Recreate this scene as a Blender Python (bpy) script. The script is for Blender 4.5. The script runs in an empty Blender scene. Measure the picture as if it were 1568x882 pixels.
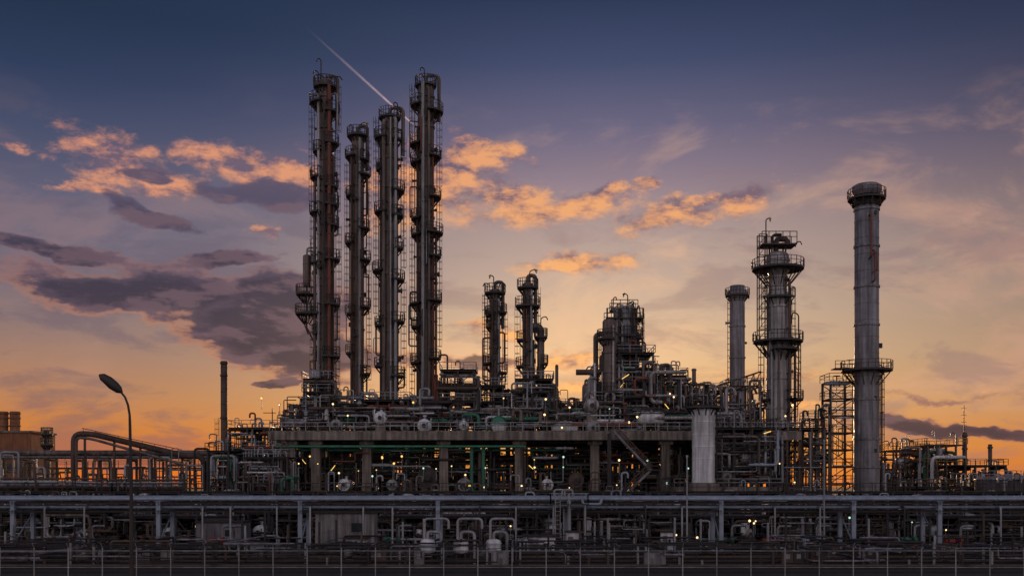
import bpy, math, random
from math import sin, cos, pi, radians, atan, atan2, hypot
from mathutils import Vector

scene = bpy.context.scene
CAM_H = 7.0
def loc(px, py, D):
    """survey sheet -> metres on the site (D = distance north of the dike)"""
    return ((px-784)/1568*D, D, CAM_H+(745-py)/1568*D)
def lin(c):
    return tuple(((v/255)/12.92 if v/255 <= .04045 else ((v/255+.055)/1.055)**2.4) for v in c)

# ------------------------------------------------------------------ materials
MATS = {}
def mat(name, col, rough=.6, metal=0., var=.35, streak=.35, rust=0., scale=.6, bump=.0):
    m = bpy.data.materials.new(name); m.use_nodes = True
    nt = m.node_tree; nd = nt.nodes; bs = nd['Principled BSDF']
    bs.inputs['Roughness'].default_value = rough
    bs.inputs['Metallic'].default_value = metal
    tc = nd.new('ShaderNodeTexCoord')
    n1 = nd.new('ShaderNodeTexNoise'); n1.inputs['Scale'].default_value = scale
    n1.inputs['Detail'].default_value = 6; n1.inputs['Roughness'].default_value = .65
    nt.links.new(tc.outputs['Object'], n1.inputs['Vector'])
    mp = nd.new('ShaderNodeMapping'); mp.inputs['Scale'].default_value = (2.2, 2.2, .12)
    nt.links.new(tc.outputs['Object'], mp.inputs['Vector'])
    n2 = nd.new('ShaderNodeTexNoise'); n2.inputs['Scale'].default_value = 1.0
    n2.inputs['Detail'].default_value = 4
    nt.links.new(mp.outputs[0], n2.inputs['Vector'])
    def ramp(src, a, b, lo, hi):
        r = nd.new('ShaderNodeMapRange')
        r.inputs['From Min'].default_value = a; r.inputs['From Max'].default_value = b
        r.inputs['To Min'].default_value = lo; r.inputs['To Max'].default_value = hi
        nt.links.new(src, r.inputs['Value']); return r.outputs[0]
    f1 = ramp(n1.outputs['Fac'], .3, .7, 1-var, 1+var*.5)
    f2 = ramp(n2.outputs['Fac'], .35, .65, 1-streak, 1.0+streak*.3)
    mu = nd.new('ShaderNodeMath'); mu.operation = 'MULTIPLY'
    nt.links.new(f1, mu.inputs[0]); nt.links.new(f2, mu.inputs[1])
    vm = nd.new('ShaderNodeVectorMath'); vm.operation = 'SCALE'
    vm.inputs[0].default_value = col
    nt.links.new(mu.outputs[0], vm.inputs['Scale'])
    out = vm.outputs[0]
    if rust > 0:
        n3 = nd.new('ShaderNodeTexNoise'); n3.inputs['Scale'].default_value = 1.0
        n3.inputs['Detail'].default_value = 7; n3.inputs['Roughness'].default_value = .7
        mp3 = nd.new('ShaderNodeMapping'); mp3.inputs['Scale'].default_value = (.9, .9, .22)
        nt.links.new(tc.outputs['Object'], mp3.inputs['Vector'])
        nt.links.new(mp3.outputs[0], n3.inputs['Vector'])
        fr = ramp(n3.outputs['Fac'], .5, .68, 0, rust)
        mx = nd.new('ShaderNodeMix'); mx.data_type = 'RGBA'
        nt.links.new(fr, mx.inputs[0]); nt.links.new(out, mx.inputs[6])
        mx.inputs[7].default_value = (.13, .06, .035, 1)
        out = mx.outputs[2]
    nt.links.new(out, bs.inputs['Base Color'])
    rr = ramp(n1.outputs['Fac'], .3, .7, max(.05, rough-.12), min(1, rough+.15))
    nt.links.new(rr, bs.inputs['Roughness'])
    if bump:
        bp = nd.new('ShaderNodeBump'); bp.inputs['Strength'].default_value = bump
        bp.inputs['Distance'].default_value = .05
        nt.links.new(n1.outputs['Fac'], bp.inputs['Height']); nt.links.new(bp.outputs[0], bs.inputs['Normal'])
    MATS[name] = m; return name
mat('aged_column_steel', (.205, .155, .135), .55, .1, .45, .6, .55)
mat('insulation_cladding', (.46, .425, .425), .45, .2, .4, .6, .3)
mat('stack_cladding', (.28, .265, .29), .5, .15, .4, .55, .3)
mat('galvanised_steel', (.38, .385, .40), .45, .25, .35, .35, .25)
mat('dark_steel', (.042, .038, .04), .55, .2, .4, .2, .3)
mat('brown_steel', (.115, .075, .058), .65, .0, .4, .35, .5)
mat('rusty_pipe', (.24, .075, .045), .7, .0, .4, .3, .3)
mat('white_paint', (.80, .80, .83), .45, .0, .22, .4, .12)
mat('green_paint', (.04, .20, .12), .5, 0, .35, .3, .1)
mat('blue_grey_pipe', (.34, .39, .48), .36, .25, .3, .15, .12)
mat('yellow_paint', (.55, .35, .04), .55, 0, .3, .2, .1)
mat('red_paint', (.35, .05, .03), .55, 0, .3, .2, .1)
mat('concrete', (.28, .24, .205), .9, 0, .4, .6, .3, bump=.3)
mat('grating', (.07, .067, .07), .65, .3, .3, 0, .3)
mat('orange_brick', (.34, .14, .07), .85, 0, .35, .3, .2)
mat('window_glass', (.03, .035, .045), .12, .2, .1, 0)
mat('asphalt', (.020, .018, .018), 1.0, 0, .5, 0, 0, scale=.25, bump=.3)
mat('worn_tarmac', (.028, .026, .025), .95, 0, .5, .2, 0, scale=.4, bump=.3)
for nm, cc_, st_ in (('lit_fluorescent', (1, .58, .10), 1.4), ('added_warm_glow', (1, .68, .30), 1.9), ('added_green_glow', (.55, .95, .7), 1.0)):  # fluorescent serves the lamp tubes; the other two are only for added glow points
    mg = bpy.data.materials.new(nm); mg.use_nodes = True
    b_ = mg.node_tree.nodes['Principled BSDF']
    b_.inputs['Emission Color'].default_value = (*cc_, 1); b_.inputs['Emission Strength'].default_value = st_
    b_.inputs['Base Color'].default_value = (.5, .45, .35, 1)
    MATS[nm] = mg

# ------------------------------------------------------------------ mesh builder
class B:
    def __init__(s, name):
        s.name = name; s.v = []; s.f = []; s.m = []; s.s = []; s.slots = []
    def mi(s, m):
        if m not in s.slots: s.slots.append(m)
        return s.slots.index(m)
    def add(s, vs, fs, m, sm=False):
        o = len(s.v); k = s.mi(m)
        s.v.extend([tuple(v) for v in vs])
        for f in fs:
            s.f.append([i+o for i in f]); s.m.append(k); s.s.append(sm)
    def box(s, cx, cy, cz, sx, sy, sz, m, rz=0):
        c, q = cos(rz), sin(rz); vs = []
        for dz in (-.5, .5):
            for dx, dy in ((-.5, -.5), (.5, -.5), (.5, .5), (-.5, .5)):
                X, Y = dx*sx, dy*sy
                vs.append((cx+X*c-Y*q, cy+X*q+Y*c, cz+dz*sz))
        s.add(vs, [(3,2,1,0),(4,5,6,7),(0,1,5,4),(1,2,6,5),(2,3,7,6),(3,0,4,7)], m)
    def beam(s, p, q, w, h, m):
        p, q = Vector(p), Vector(q); d = q-p
        if d.length < 1e-5: return
        d.normalize()
        up = Vector((0,0,1)) if abs(d.z) < .95 else Vector((0,1,0))
        a = d.cross(up).normalized()*w/2; b = a.normalized().cross(d).normalized()*h/2
        vs = [p-a-b, p+a-b, p+a+b, p-a+b, q-a-b, q+a-b, q+a+b, q-a+b]
        s.add(vs, [(3,2,1,0),(4,5,6,7),(0,1,5,4),(1,2,6,5),(2,3,7,6),(3,0,4,7)], m)
    def ibeam(s, p, q, w, m):
        """H section: two flanges + web"""
        p, q = Vector(p), Vector(q); d = (q-p)
        if d.length < 1e-5: return
        d.normalize()
        up = Vector((0,0,1)) if abs(d.z) < .95 else Vector((0,1,0))
        a = d.cross(up).normalized(); b = a.cross(d).normalized()
        t = w*.14
        s.beam(p+b*(w/2-t/2), q+b*(w/2-t/2), w, t, m)
        s.beam(p-b*(w/2-t/2), q-b*(w/2-t/2), w, t, m)
        s.beam(p, q, t, w-2*t-.004, m)
    def tube(s, pts, r, m, n=8, fil=2.0, caps=True):
        P = [Vector(p) for p in pts]
        Q = [P[0]]
        for i in range(1, len(P)-1):
            a, b, c = P[i-1], P[i], P[i+1]
            l1, l2 = (a-b).length, (c-b).length
            if l1 < 1e-4 or l2 < 1e-4: continue
            if fil <= 0: Q.append(b); continue
            k = min(fil*r+r, l1*.45, l2*.45)
            A = b+(a-b)/l1*k; C = b+(c-b)/l2*k
            for t in (0, .25, .5, .75, 1):
                Q.append(A*(1-t)**2+b*2*t*(1-t)+C*t*t)
        Q.append(P[-1])
        vs = []; fs = []; nrm = None
        for i, p in enumerate(Q):
            if i == 0: d = Q[1]-p
            elif i == len(Q)-1: d = p-Q[i-1]
            else: d = (Q[i+1]-p).normalized()+(p-Q[i-1]).normalized()
            if d.length < 1e-7: d = Vector((0,0,1))
            d.normalize()
            if nrm is None:
                nrm = d.cross(Vector((0,0,1)) if abs(d.z) < .9 else Vector((1,0,0))).normalized()
            nrm = (nrm-d*nrm.dot(d))
            if nrm.length < 1e-5: nrm = d.orthogonal()
            nrm.normalize(); bn = d.cross(nrm)
            rr = r[min(i, len(r)-1)] if isinstance(r, (list, tuple)) else r
            for k in range(n):
                t = 2*pi*k/n; vs.append(p+nrm*(rr*cos(t))+bn*(rr*sin(t)))
        L = len(Q)
        for i in range(L-1):
            for k in range(n):
                fs.append((i*n+k, i*n+(k+1) % n, (i+1)*n+(k+1) % n, (i+1)*n+k))
        s.add(vs, fs, m, True)
        if caps:
            s.add(vs[:n], [tuple(range(n))[::-1]], m); s.add(vs[-n:], [tuple(range(n))], m)
    def lathe(s, x, y, prof, m, n=28, sm=True):
        vs = []; fs = []
        for r, z in prof:
            for k in range(n):
                t = 2*pi*k/n; vs.append((x+r*cos(t), y+r*sin(t), z))
        for i in range(len(prof)-1):
            for k in range(n):
                fs.append((i*n+k, i*n+(k+1) % n, (i+1)*n+(k+1) % n, (i+1)*n+k))
        s.add(vs, fs, m, sm)
    def cyl(s, p, q, r, m, n=14):
        s.tube([p, q], r, m, n, 0)
    def sphere(s, c, r, m, n=14, sc=(1,1,1)):
        vs = []; fs = []; h = n//2
        for i in range(h+1):
            a = -pi/2+pi*i/h
            for k in range(n):
                t = 2*pi*k/n
                vs.append((c[0]+r*cos(a)*cos(t)*sc[0], c[1]+r*cos(a)*sin(t)*sc[1], c[2]+r*sin(a)*sc[2]))
        for i in range(h):
            for k in range(n):
                fs.append((i*n+k, i*n+(k+1) % n, (i+1)*n+(k+1) % n, (i+1)*n+k))
        s.add(vs, fs, m, True)
    def done(s):
        me = bpy.data.meshes.new(s.name)
        me.from_pydata(s.v, [], s.f)
        for k in s.slots: me.materials.append(MATS[k])
        me.polygons.foreach_set('material_index', s.m)
        me.polygons.foreach_set('use_smooth', s.s)
        me.update()
        o = bpy.data.objects.new(s.name, me); scene.collection.objects.link(o); return o

# ------------------------------------------------------------------ plant parts
def arcpts(x, y, z, r, a0, a1, n):
    return [(x+r*cos(radians(a0+(a1-a0)*i/n)), y+r*sin(radians(a0+(a1-a0)*i/n)), z) for i in range(n+1)]
def ringplat(b, x, y, z, r0, wd, a0=-180, a1=180, rail='dark_steel', h=1.2, rr=.05):
    n = max(5, int(abs(a1-a0)/15)); r1 = r0+wd
    i0 = arcpts(x, y, z, r0, a0, a1, n); i1 = arcpts(x, y, z, r1, a0, a1, n)
    vs = []
    for p, q in zip(i0, i1):
        vs += [p, q, (q[0], q[1], q[2]-.28), (p[0], p[1], p[2]-.14)]
    fs = []
    for k in range(n):
        o = 4*k
        fs += [(o, o+1, o+5, o+4), (o+1, o+2, o+6, o+5), (o+2, o+3, o+7, o+6)]
    b.add(vs, fs, 'grating')
    b.tube(arcpts(x, y, z+h, r1, a0, a1, n), rr, rail, 5, 0)
    b.tube(arcpts(x, y, z+h*.55, r1, a0, a1, n), rr*.8, rail, 4, 0)
    for k in range(n+1):
        a = radians(a0+(a1-a0)*k/n)
        b.beam((x+r1*cos(a), y+r1*sin(a), z), (x+r1*cos(a), y+r1*sin(a), z+h), rr*1.8, rr*1.8, rail)
        if k % 2 == 0:
            b.beam((x+r0*.99*cos(a), y+r0*.99*sin(a), z-wd*1.1-.3), (x+r1*.97*cos(a), y+r1*.97*sin(a), z-.2), .13, .13, rail)
    if a1-a0 < 350:
        for a in (radians(a0), radians(a1)):
            b.beam((x+r0*cos(a), y+r0*sin(a), z+h), (x+r1*cos(a), y+r1*sin(a), z+h), rr*2, rr*2, rail)
def ladder(b, x, y, z0, z1, ang, m='dark_steel', cage=True):
    a = radians(ang); dx, dy = cos(a), sin(a); tx, ty = -dy, dx
    for sgn in (-.25, .25):
        b.beam((x+tx*sgn, y+ty*sgn, z0), (x+tx*sgn, y+ty*sgn, z1), .08, .08, m)
    z = z0
    while z < z1:
        b.beam((x-tx*.25, y-ty*.25, z), (x+tx*.25, y+ty*.25, z), .045, .045, m); z += .45
    if cage:
        cx, cy = x+dx*.38, y+dy*.38; z = z0+2
        while z < z1:
            b.tube(arcpts(cx, cy, z, .42, ang-130, ang+130, 7), .035, m, 4, 0); z += 1.1
        for k in (-80, 0, 80):
            t = radians(ang+k)
            b.beam((cx+.42*cos(t), cy+.42*sin(t), z0+2), (cx+.42*cos(t), cy+.42*sin(t), z1), .05, .05, m)
def davit(b, x, y, z, h, out, m='dark_steel', lampcol=None, sgn=1):
    b.tube([(x, y, z), (x, y, z+h), (x+sgn*out, y, z+h+.25), (x+sgn*out*1.3, y, z+h-.3)], .09, m, 6, 3)
    if lampcol: b.beam((x+sgn*out*.8, y-.05, z+h+.25), (x+sgn*out*1.5, y-.05, z+h+.05), .2, .2, lampcol)

def tower(name, px, pt, pb, w, D, m, plats=(), ladders=(), pipes=(), bands=(), taper=None, dome=True,
          rail='dark_steel', extra=None, seg=30, fittings=0):
    b = B(name); x, y, zt = loc(px, pt, D); zb = loc(px, pb, D)[2]; s = D/1568; r = w/2*s
    prof = [(r*1.0, zb)]
    if taper:
        for (py, f) in taper:
            prof.append((r*f, loc(0, py, D)[2]))
    rt = prof[-1][0]
    prof.append((rt, zt-(rt*.5 if dome else 0)))
    if dome:
        for k in range(1, 7):
            t = k/6*pi/2; prof.append((max(.01, rt*cos(t)), zt-rt*.5+rt*.5*sin(t)))
    else:
        prof += [(rt*.85, zt), (rt*.85, zt-2)]
    b.lathe(x, y, prof, m, seg)
    def rad(z):
        for i in range(len(prof)-1):
            z0, z1 = prof[i][1], prof[i+1][1]
            if z1 > z0 and z0 <= z <= z1: return prof[i][0]+(prof[i+1][0]-prof[i][0])*(z-z0)/(z1-z0)
        return rt
    for py in bands:
        z = loc(0, py, D)[2]; q = rad(z)
        b.lathe(x, y, [(q*1.0, z-.16), (q+.14, z-.14), (q+.14, z+.14), (q*1.0, z+.16)], m, seg, False)
    z = zb+1.2
    while z < zt-1:
        q = rad(z); b.lathe(x, y, [(q, z-.03), (q+.035, z-.025), (q+.035, z+.025), (q, z+.03)], m, seg, False); z += 2.4
    for (py, a0, a1, wd) in plats:
        z = loc(0, py, D)[2]; ringplat(b, x, y, z, rad(z), wd*s, a0, a1, rail)
    for (ang, p0, p1) in ladders:
        z0, z1 = loc(0, p1, D)[2], loc(0, p0, D)[2]; q = rad(zb)+.35; a = radians(ang)
        ladder(b, x+q*cos(a), y+q*sin(a), z0, z1, ang, rail)
    for (ang, p0, p1, pr, pm) in pipes:
        z0, z1 = loc(0, p1, D)[2], loc(0, p0, D)[2]; a = radians(ang); q = rad(zb)+pr+.18
        b.tube([(x+q*cos(a), y+q*sin(a), z0), (x+q*cos(a), y+q*sin(a), z1), (x+rad(z1)*.6*cos(a), y+rad(z1)*.6*sin(a), z1)], pr, pm, 8, 1.5)
        z = z0+3
        while z < z1-1:
            b.beam((x+rad(z)*.9*cos(a), y+rad(z)*.9*sin(a), z), (x+(q)*cos(a), y+(q)*sin(a), z), .12+pr, .1, 'dark_steel'); 
            b.cyl((x+q*cos(a), y+q*sin(a), z-.1), (x+q*cos(a), y+q*sin(a), z+.1), pr+.07, pm, 8); z += 6.5
    # nozzles, manways, junction boxes and short branch lines
    rg = random.Random(int(px*7+pt))
    for k in range(fittings):
        z = rg.uniform(zb+4, zt-2); a = radians(rg.choice((rg.uniform(-170, -10), rg.uniform(150, 210), rg.uniform(-30, 30)))); q = rad(z); t = rg.random()
        ca, sa = cos(a), sin(a)
        if t < .4:
            rr = rg.uniform(.12, .3); L = rg.uniform(.35, .8)
            b.cyl((x+q*.9*ca, y+q*.9*sa, z), (x+(q+L)*ca, y+(q+L)*sa, z), rr, m, 10); b.cyl((x+(q+L)*ca, y+(q+L)*sa, z), (x+(q+L+.1)*ca, y+(q+L+.1)*sa, z), rr*1.5, 'dark_steel', 10)
        elif t < .75:
            L = rg.uniform(.6, 1.3); h = rg.uniform(2, 7)
            b.tube([(x+q*.9*ca, y+q*.9*sa, z), (x+(q+L)*ca, y+(q+L)*sa, z), (x+(q+L)*ca, y+(q+L)*sa, z-h), (x+q*.9*ca, y+q*.9*sa, z-h)], rg.choice((.07, .1, .14)), rg.choice(('galvanised_steel', 'brown_steel', 'dark_steel', 'rusty_pipe')), 7)
        else:
            b.box(x+(q+.2)*ca, y+(q+.2)*sa, z, .5, .35, .7, 'dark_steel')
    if extra: extra(b, x, y, r, s, D)
    return b.done()

def rails(b, p, q, m='galvanised_steel', h=1.1, step=1.8, r=.04):
    p, q = Vector(p), Vector(q); L = (q-p).length; n = max(1, int(L/step)); up = Vector((0,0,h))
    b.beam(p+up, q+up, r*2, r*2, m); b.beam(p+up*.55, q+up*.55, r*1.6, r*1.6, m)
    for i in range(n+1):
        c = p+(q-p)*i/n; b.beam(c, c+up, r*2, r*2, m)
def frame(b, x0, x1, y0, y1, zs, nx=2, ny=1, m='dark_steel', w=.3, rng=None, brace=.3, rail=True, plate=True, railm=None):
    rng = rng or random.Random(1); railm = railm or m
    xs = [x0+(x1-x0)*i/nx for i in range(nx+1)]; ys = [y0+(y1-y0)*i/ny for i in range(ny+1)]
    for X in xs:
        for Y in ys: b.ibeam((X, Y, zs[0]), (X, Y, zs[-1]), w, m)
    for k, z in enumerate(zs[1:]):
        for Y in ys: b.ibeam((x0, Y, z-w*.5), (x1, Y, z-w*.5), w*.8, m)
        for X in xs: b.ibeam((X, y0, z-w*.5-.003), (X, y1, z-w*.5-.003), w*.75, m)
        if plate: b.box((x0+x1)/2, (y0+y1)/2, z+.03, x1-x0+.6, y1-y0+.6, .05, 'grating')
        if rail:
            rails(b, (x0-.3, y0-.3, z), (x1+.3, y0-.3, z), railm); rails(b, (x0-.3, y0-.3, z), (x0-.3, y1+.3, z), railm)
            rails(b, (x1+.3, y0-.3, z), (x1+.3, y1+.3, z), railm); rails(b, (x0-.3, y1+.3, z), (x1+.3, y1+.3, z), railm)
    for k in range(len(zs)-1):
        for i in range(nx):
            for Y in (ys[0], ys[-1]):
                if rng.random() < brace:
                    a, c = (xs[i], xs[i+1]) if rng.random() < .5 else (xs[i+1], xs[i])
                    b.beam((a, Y, zs[k]), (c, Y, zs[k+1]-w), w*.4, w*.4, m)
PM = ['galvanised_steel']*5+['insulation_cladding']*4+['dark_steel']*3+['brown_steel']*3+['aged_column_steel']*2+['rusty_pipe','white_paint','green_paint','blue_grey_pipe']
def valve(b, x, y, z, r, rng, m):
    b.cyl((x-r*1.8, y, z), (x-r*1.3, y, z), r*1.7, m, 10); b.cyl((x+r*1.3, y, z), (x+r*1.8, y, z), r*1.7, m, 10)
    b.sphere((x, y, z), r*1.5, m, 8); b.cyl((x, y, z), (x, y, z+r*4), r*.35, 'dark_steel', 6)
    b.cyl((x, y, z+r*4), (x, y, z+r*4+.06), r*1.9, rng.choice(['red_paint', 'dark_steel', 'dark_steel']), 10)
def pipework(b, x0, x1, y0, y1, z0, z1, n, rng, mats=PM, rs=(.07, .1, .14, .2, .3), rise=False):
    for _ in range(n):
        r = rng.choice(rs); m = rng.choice(mats)
        p = [rng.uniform(x0, x1), rng.uniform(y0, y1), rng.uniform(z0, z1)]
        if rise: p[2] = z0
        pts = [tuple(p)]; ax = 2 if rise else rng.choice((0, 0, 2))
        for k in range(rng.randint(2, 6)):
            lo, hi = ((x0, x1), (y0, y1), (z0, z1))[ax]
            if ax == 0: t = min(hi, max(lo, p[0]+rng.choice((-1, 1))*rng.uniform(1, 6)))
            else: t = rng.uniform(lo, hi)
            if abs(t-p[ax]) > r*4:
                p[ax] = t; pts.append(tuple(p))
            ax = rng.choice([a for a in (0, 1, 2, 2) if a != ax])
        if len(pts) > 1:
            b.tube(pts, r, m, 8 if r < .25 else 12)
            for q in pts[:1]+pts[-1:]: b.sphere(q, r*1.35, m, 8, (1, 1, .6))
            i = rng.randrange(len(pts)-1); a, c = Vector(pts[i]), Vector(pts[i+1])
            if abs(a.x-c.x) > r*7 and rng.random() < .6:
                q = (a+c)/2; valve(b, q.x, q.y, q.z, r*.9, rng, m)
            elif (c-a).length > 1:
                d = (c-a).normalized(); q = (a+c)/2
                b.cyl(q-d*.09, q+d*.09, r*1.6, m, 10)
def drum_h(b, x, y, z, L, r, m, along='x', saddle=True, zb=None):
    n = 18; ax = Vector((1,0,0)) if along == 'x' else Vector((0,1,0)); c = Vector((x, y, z))
    h = L/2-r*.45
    pts = [c-ax*(h+r*.45), c-ax*(h+r*.36), c-ax*(h+r*.2), c-ax*h, c+ax*h, c+ax*(h+r*.2), c+ax*(h+r*.36), c+ax*(h+r*.45)]
    b.tube(pts, [r*.05, r*.6, r*.88, r, r, r*.88, r*.6, r*.05], m, n, 0)
    for k in (-.55, 0, .55): b.cyl(c+ax*(h*k-.05), c+ax*(h*k+.05), r*1.03, m, n)
    b.cyl((x, y, z+r*.8), (x, y, z+r*1.5), r*.22, m, 10); b.cyl((x, y, z+r*1.45), (x, y, z+r*1.55), r*.33, m, 10)
    if along == 'y':   # head nozzle and gauge line on the end facing out
        f = c-ax*(h+r*.4); b.cyl(f, f-ax*.25, r*.2, m, 10); b.cyl(f-ax*.22, f-ax*.3, r*.32, 'dark_steel', 10)
        b.tube([(x+r*.5, f.y+.1, z+r*.5), (x+r*.5, f.y-.25, z+r*.5), (x+r*.5, f.y-.25, z-r*.5), (x+r*.5, f.y+.1, z-r*.5)], .05, 'dark_steel', 6)
    if saddle:
        for k in (-.6, .6):
            q = c+ax*h*k; hh = (z-zb) if zb is not None else r*1.3
            b.box(q.x, q.y, z-hh/2-r*.3, (.3 if along == 'x' else r*1.5), (r*1.5 if along == 'x' else .3), max(.1, hh-r*.6), 'concrete')
def drum_v(b, x, y, z0, z1, r, m, legs=True, n=20):
    L = .9 if legs else 0; zb = z0+L
    prof = [(.02, zb), (r*.6, zb+r*.08), (r*.9, zb+r*.25), (r, zb+r*.5), (r, z1-r*.5), (r*.9, z1-r*.25), (r*.6, z1-r*.08), (.02, z1)]
    b.lathe(x, y, prof, m, n)
    for t in (.3, .7):
        z = zb+(z1-zb)*t; b.lathe(x, y, [(r, z-.05), (r+.04, z-.04), (r+.04, z+.04), (r, z+.05)], m, n, False)
    if legs:
        for k in range(4):
            a = pi/4+k*pi/2; b.beam((x+r*.8*cos(a), y+r*.8*sin(a), z0), (x+r*.8*cos(a), y+r*.8*sin(a), zb+r*.5), .14, .14, 'dark_steel')
    b.tube([(x, y, z1-.1), (x, y, z1+r*.9), (x+r*1.8, y, z1+r*.9), (x+r*1.8, y, z0)], r*.18+.03, 'galvanised_steel', 8)
def lamp_tube(b, x, y, z, L=1.1, tilt=.6, sg=1):
    b.beam((x, y, z), (x+sg*L*cos(tilt), y, z-L*sin(tilt)), .12, .10, 'lit_fluorescent')
    b.beam((x, y+.02, z+.1), (x+sg*L*cos(tilt), y+.02, z-L*sin(tilt)+.1), .24, .08, 'dark_steel')
    b.cyl((x, y+.05, z-2), (x, y+.05, z+.1), .05, 'dark_steel', 6)

# ================================================================== GROUND
b = B('ground'); b.add([(-9000, -3000, 0), (9000, -3000, 0), (9000, 12000, 0), (-9000, 12000, 0)], [(0,1,2,3)], 'asphalt'); b.done()
b = B('service_road'); b.add([(-400, 76, .004), (400, 76, .004), (400, 83, .004), (-400, 83, .004)], [(0,1,2,3)], 'worn_tarmac'); b.done()
b = B('kerb'); b.box(0, 83.2, .07, 800, .3, .14, 'worn_tarmac'); b.box(0, 75.8, .07, 800, .3, .14, 'worn_tarmac'); b.done()

# ================================================================== TALL COLUMNS
R = random.Random(11)
cm = 'aged_column_steel'
def topgear(b, x, y, r, s, D, pt, masts):
    for (dpx, h, out, sg, lc) in masts:
        davit(b, x+dpx*s, y-.2, loc(0, pt, D)[2], h, out, 'dark_steel', lc, sg)
def mk(pt, masts, more=None):
    def f(b, x, y, r, s, D):
        topgear(b, x, y, r, s, D, pt, masts)
        z = loc(0, pt, D)[2]
        b.tube([(x, y, z-.3), (x, y, z+1.2), (x+r*1.5, y, z+1.2), (x+r*1.5, y, z-6)], .28, 'aged_column_steel', 8)
        if more: more(b, x, y, r, s, D)
    return f
def moreA(b, x, y, r, s, D):
    X, Y, Z0 = loc(470, 440, D); Z1 = loc(470, 390, D)[2]
    drum_v(b, X, Y, Z0, Z1, .6, 'aged_column_steel', False)
    ringplat(b, X, Y, Z0-.9, .5, 1.1, 60, 300); ringplat(b, X, Y, Z0-3.8, .5, 1.2, 60, 300)
    b.beam((X, Y, Z0-6), (x-r, Y, Z0-9), .25, .25, 'dark_steel'); b.beam((X, Y, Z0), (X, Y, Z0-6), .25, .25, 'dark_steel')
    b.beam((X-.9, Y, Z0-4), (X+.2, Y, Z0-7), .18, .18, 'dark_steel')
    b.beam((X, Y, Z0-1), (x, Y, Z0-1), .2, .2, 'dark_steel')
    b.tube([(X, Y, Z1), (X, Y, Z1+1), (x-r, Y, Z1+1)], .15, 'galvanised_steel', 8)
tower('distillation_column', 498, 122, 632, 25, 152, cm,
      plats=[(133, -180, 180, 7), (158, 110, 260, 13), (172, -80, 70, 11), (220, -80, 80, 10), (232, 110, 250, 8), (272, 110, 250, 12), (286, -80, 70, 9), (314, -80, 80, 10),
             (326, 100, 250, 13), (345, -70, 70, 9), (397, -80, 80, 11), (402, 110, 250, 10), (466, -80, 90, 11), (480, 110, 250, 11), (545, -90, 80, 11), (585, 100, 260, 11), (510, 120, 240, 8)],
      ladders=[(20, 130, 220), (-10, 220, 345), (10, 345, 470), (-15, 470, 620), (190, 160, 330), (170, 330, 620)],
      pipes=[(-60, 135, 660, .26, 'rusty_pipe'), (-118, 150, 660, .2, 'insulation_cladding'), (-85, 180, 640, .14, 'dark_steel'), (-30, 240, 650, .16, 'brown_steel'), (-150, 280, 650, .22, 'aged_column_steel')],
      bands=range(150, 630, 48), taper=[(560, 1.0), (545, .93), (340, .93), (330, .86)], fittings=26,
      extra=mk(130, [(-6, 3.6, .5, -1, None), (9, .9, 1.3, 1, None), (-16, 1.2, 1.0, 1, None), (-10, 1.8, .6, -1, None)], moreA))
tower('distillation_column', 548, 203, 625, 19, 166, cm,
      plats=[(208, -180, 180, 7), (240, 110, 260, 10), (268, -80, 80, 10), (245, -70, 70, 8), (350, -80, 80, 9), (372, 110, 250, 10), (398, -70, 70, 10), (470, -70, 80, 10), (480, 110, 250, 10), (572, -70, 70, 10), (300, 120, 240, 9), (540, 110, 250, 9)],
      ladders=[(0, 208, 350), (180, 250, 480), (5, 350, 600)],
      pipes=[(-70, 215, 640, .2, 'galvanised_steel'), (-125, 240, 640, .24, 'brown_steel')], fittings=20,
      bands=range(230, 620, 55), extra=mk(205, [(4, 1.5, .9, 1, 'yellow_paint'), (-8, 1.2, .4, -1, None)]))
tower('distillation_column', 597, 176, 640, 27, 155, cm,
      plats=[(180, -180, 180, 5), (212, 110, 260, 11), (214, -70, 20, 7), (292, -70, 70, 10), (325, 110, 260, 11), (330, -70, 70, 9), (415, 110, 250, 14), (428, -70, 70, 10), (492, -70, 70, 10), (498, 120, 250, 10), (575, -80, 70, 10), (560, 110, 250, 10), (260, 120, 230, 8), (380, -60, 50, 8)],
      ladders=[(180, 180, 330), (0, 212, 430), (178, 330, 500), (4, 430, 620)],
      pipes=[(-55, 185, 650, .24, 'galvanised_steel'), (-80, 185, 650, .14, 'insulation_cladding'), (-115, 190, 650, .28, 'aged_column_steel'), (-140, 210, 640, .14, 'dark_steel')],
      bands=range(200, 630, 44), taper=[(505, 1.0), (490, .94)], fittings=24, extra=mk(178, [(2, .8, 1.0, 1, None), (12, 1.8, .5, -1, None)]))
tower('distillation_column', 652, 126, 645, 27, 160, cm,
      plats=[(131, -180, 180, 4), (162, 100, 250, 11), (172, -80, 70, 14), (222, 110, 250, 12), (240, -70, 70, 11), (250, 110, 250, 11), (302, -70, 70, 11), (335, 110, 250, 10), (357, -80, 70, 14), (360, 110, 250, 10), (392, -70, 70, 11), (460, -80, 80, 11), (465, 110, 250, 11), (548, -70, 70, 10), (555, 110, 250, 10), (500, 110, 250, 9)],
      ladders=[(180, 130, 255), (2, 172, 305), (178, 250, 470), (0, 305, 550), (180, 470, 625)],
      pipes=[(-100, 132, 660, .27, 'galvanised_steel'), (-70, 140, 660, .22, 'aged_column_steel'), (-45, 240, 650, .14, 'rusty_pipe'), (-135, 200, 640, .16, 'brown_steel'), (-20, 350, 650, .18, 'brown_steel')],
      bands=range(150, 640, 46), taper=[(440, 1.0), (425, .93)], fittings=26, extra=mk(128, [(-2, 2.2, .5, -1, None), (-15, 1.0, 1.0, 1, None)]))
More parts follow.
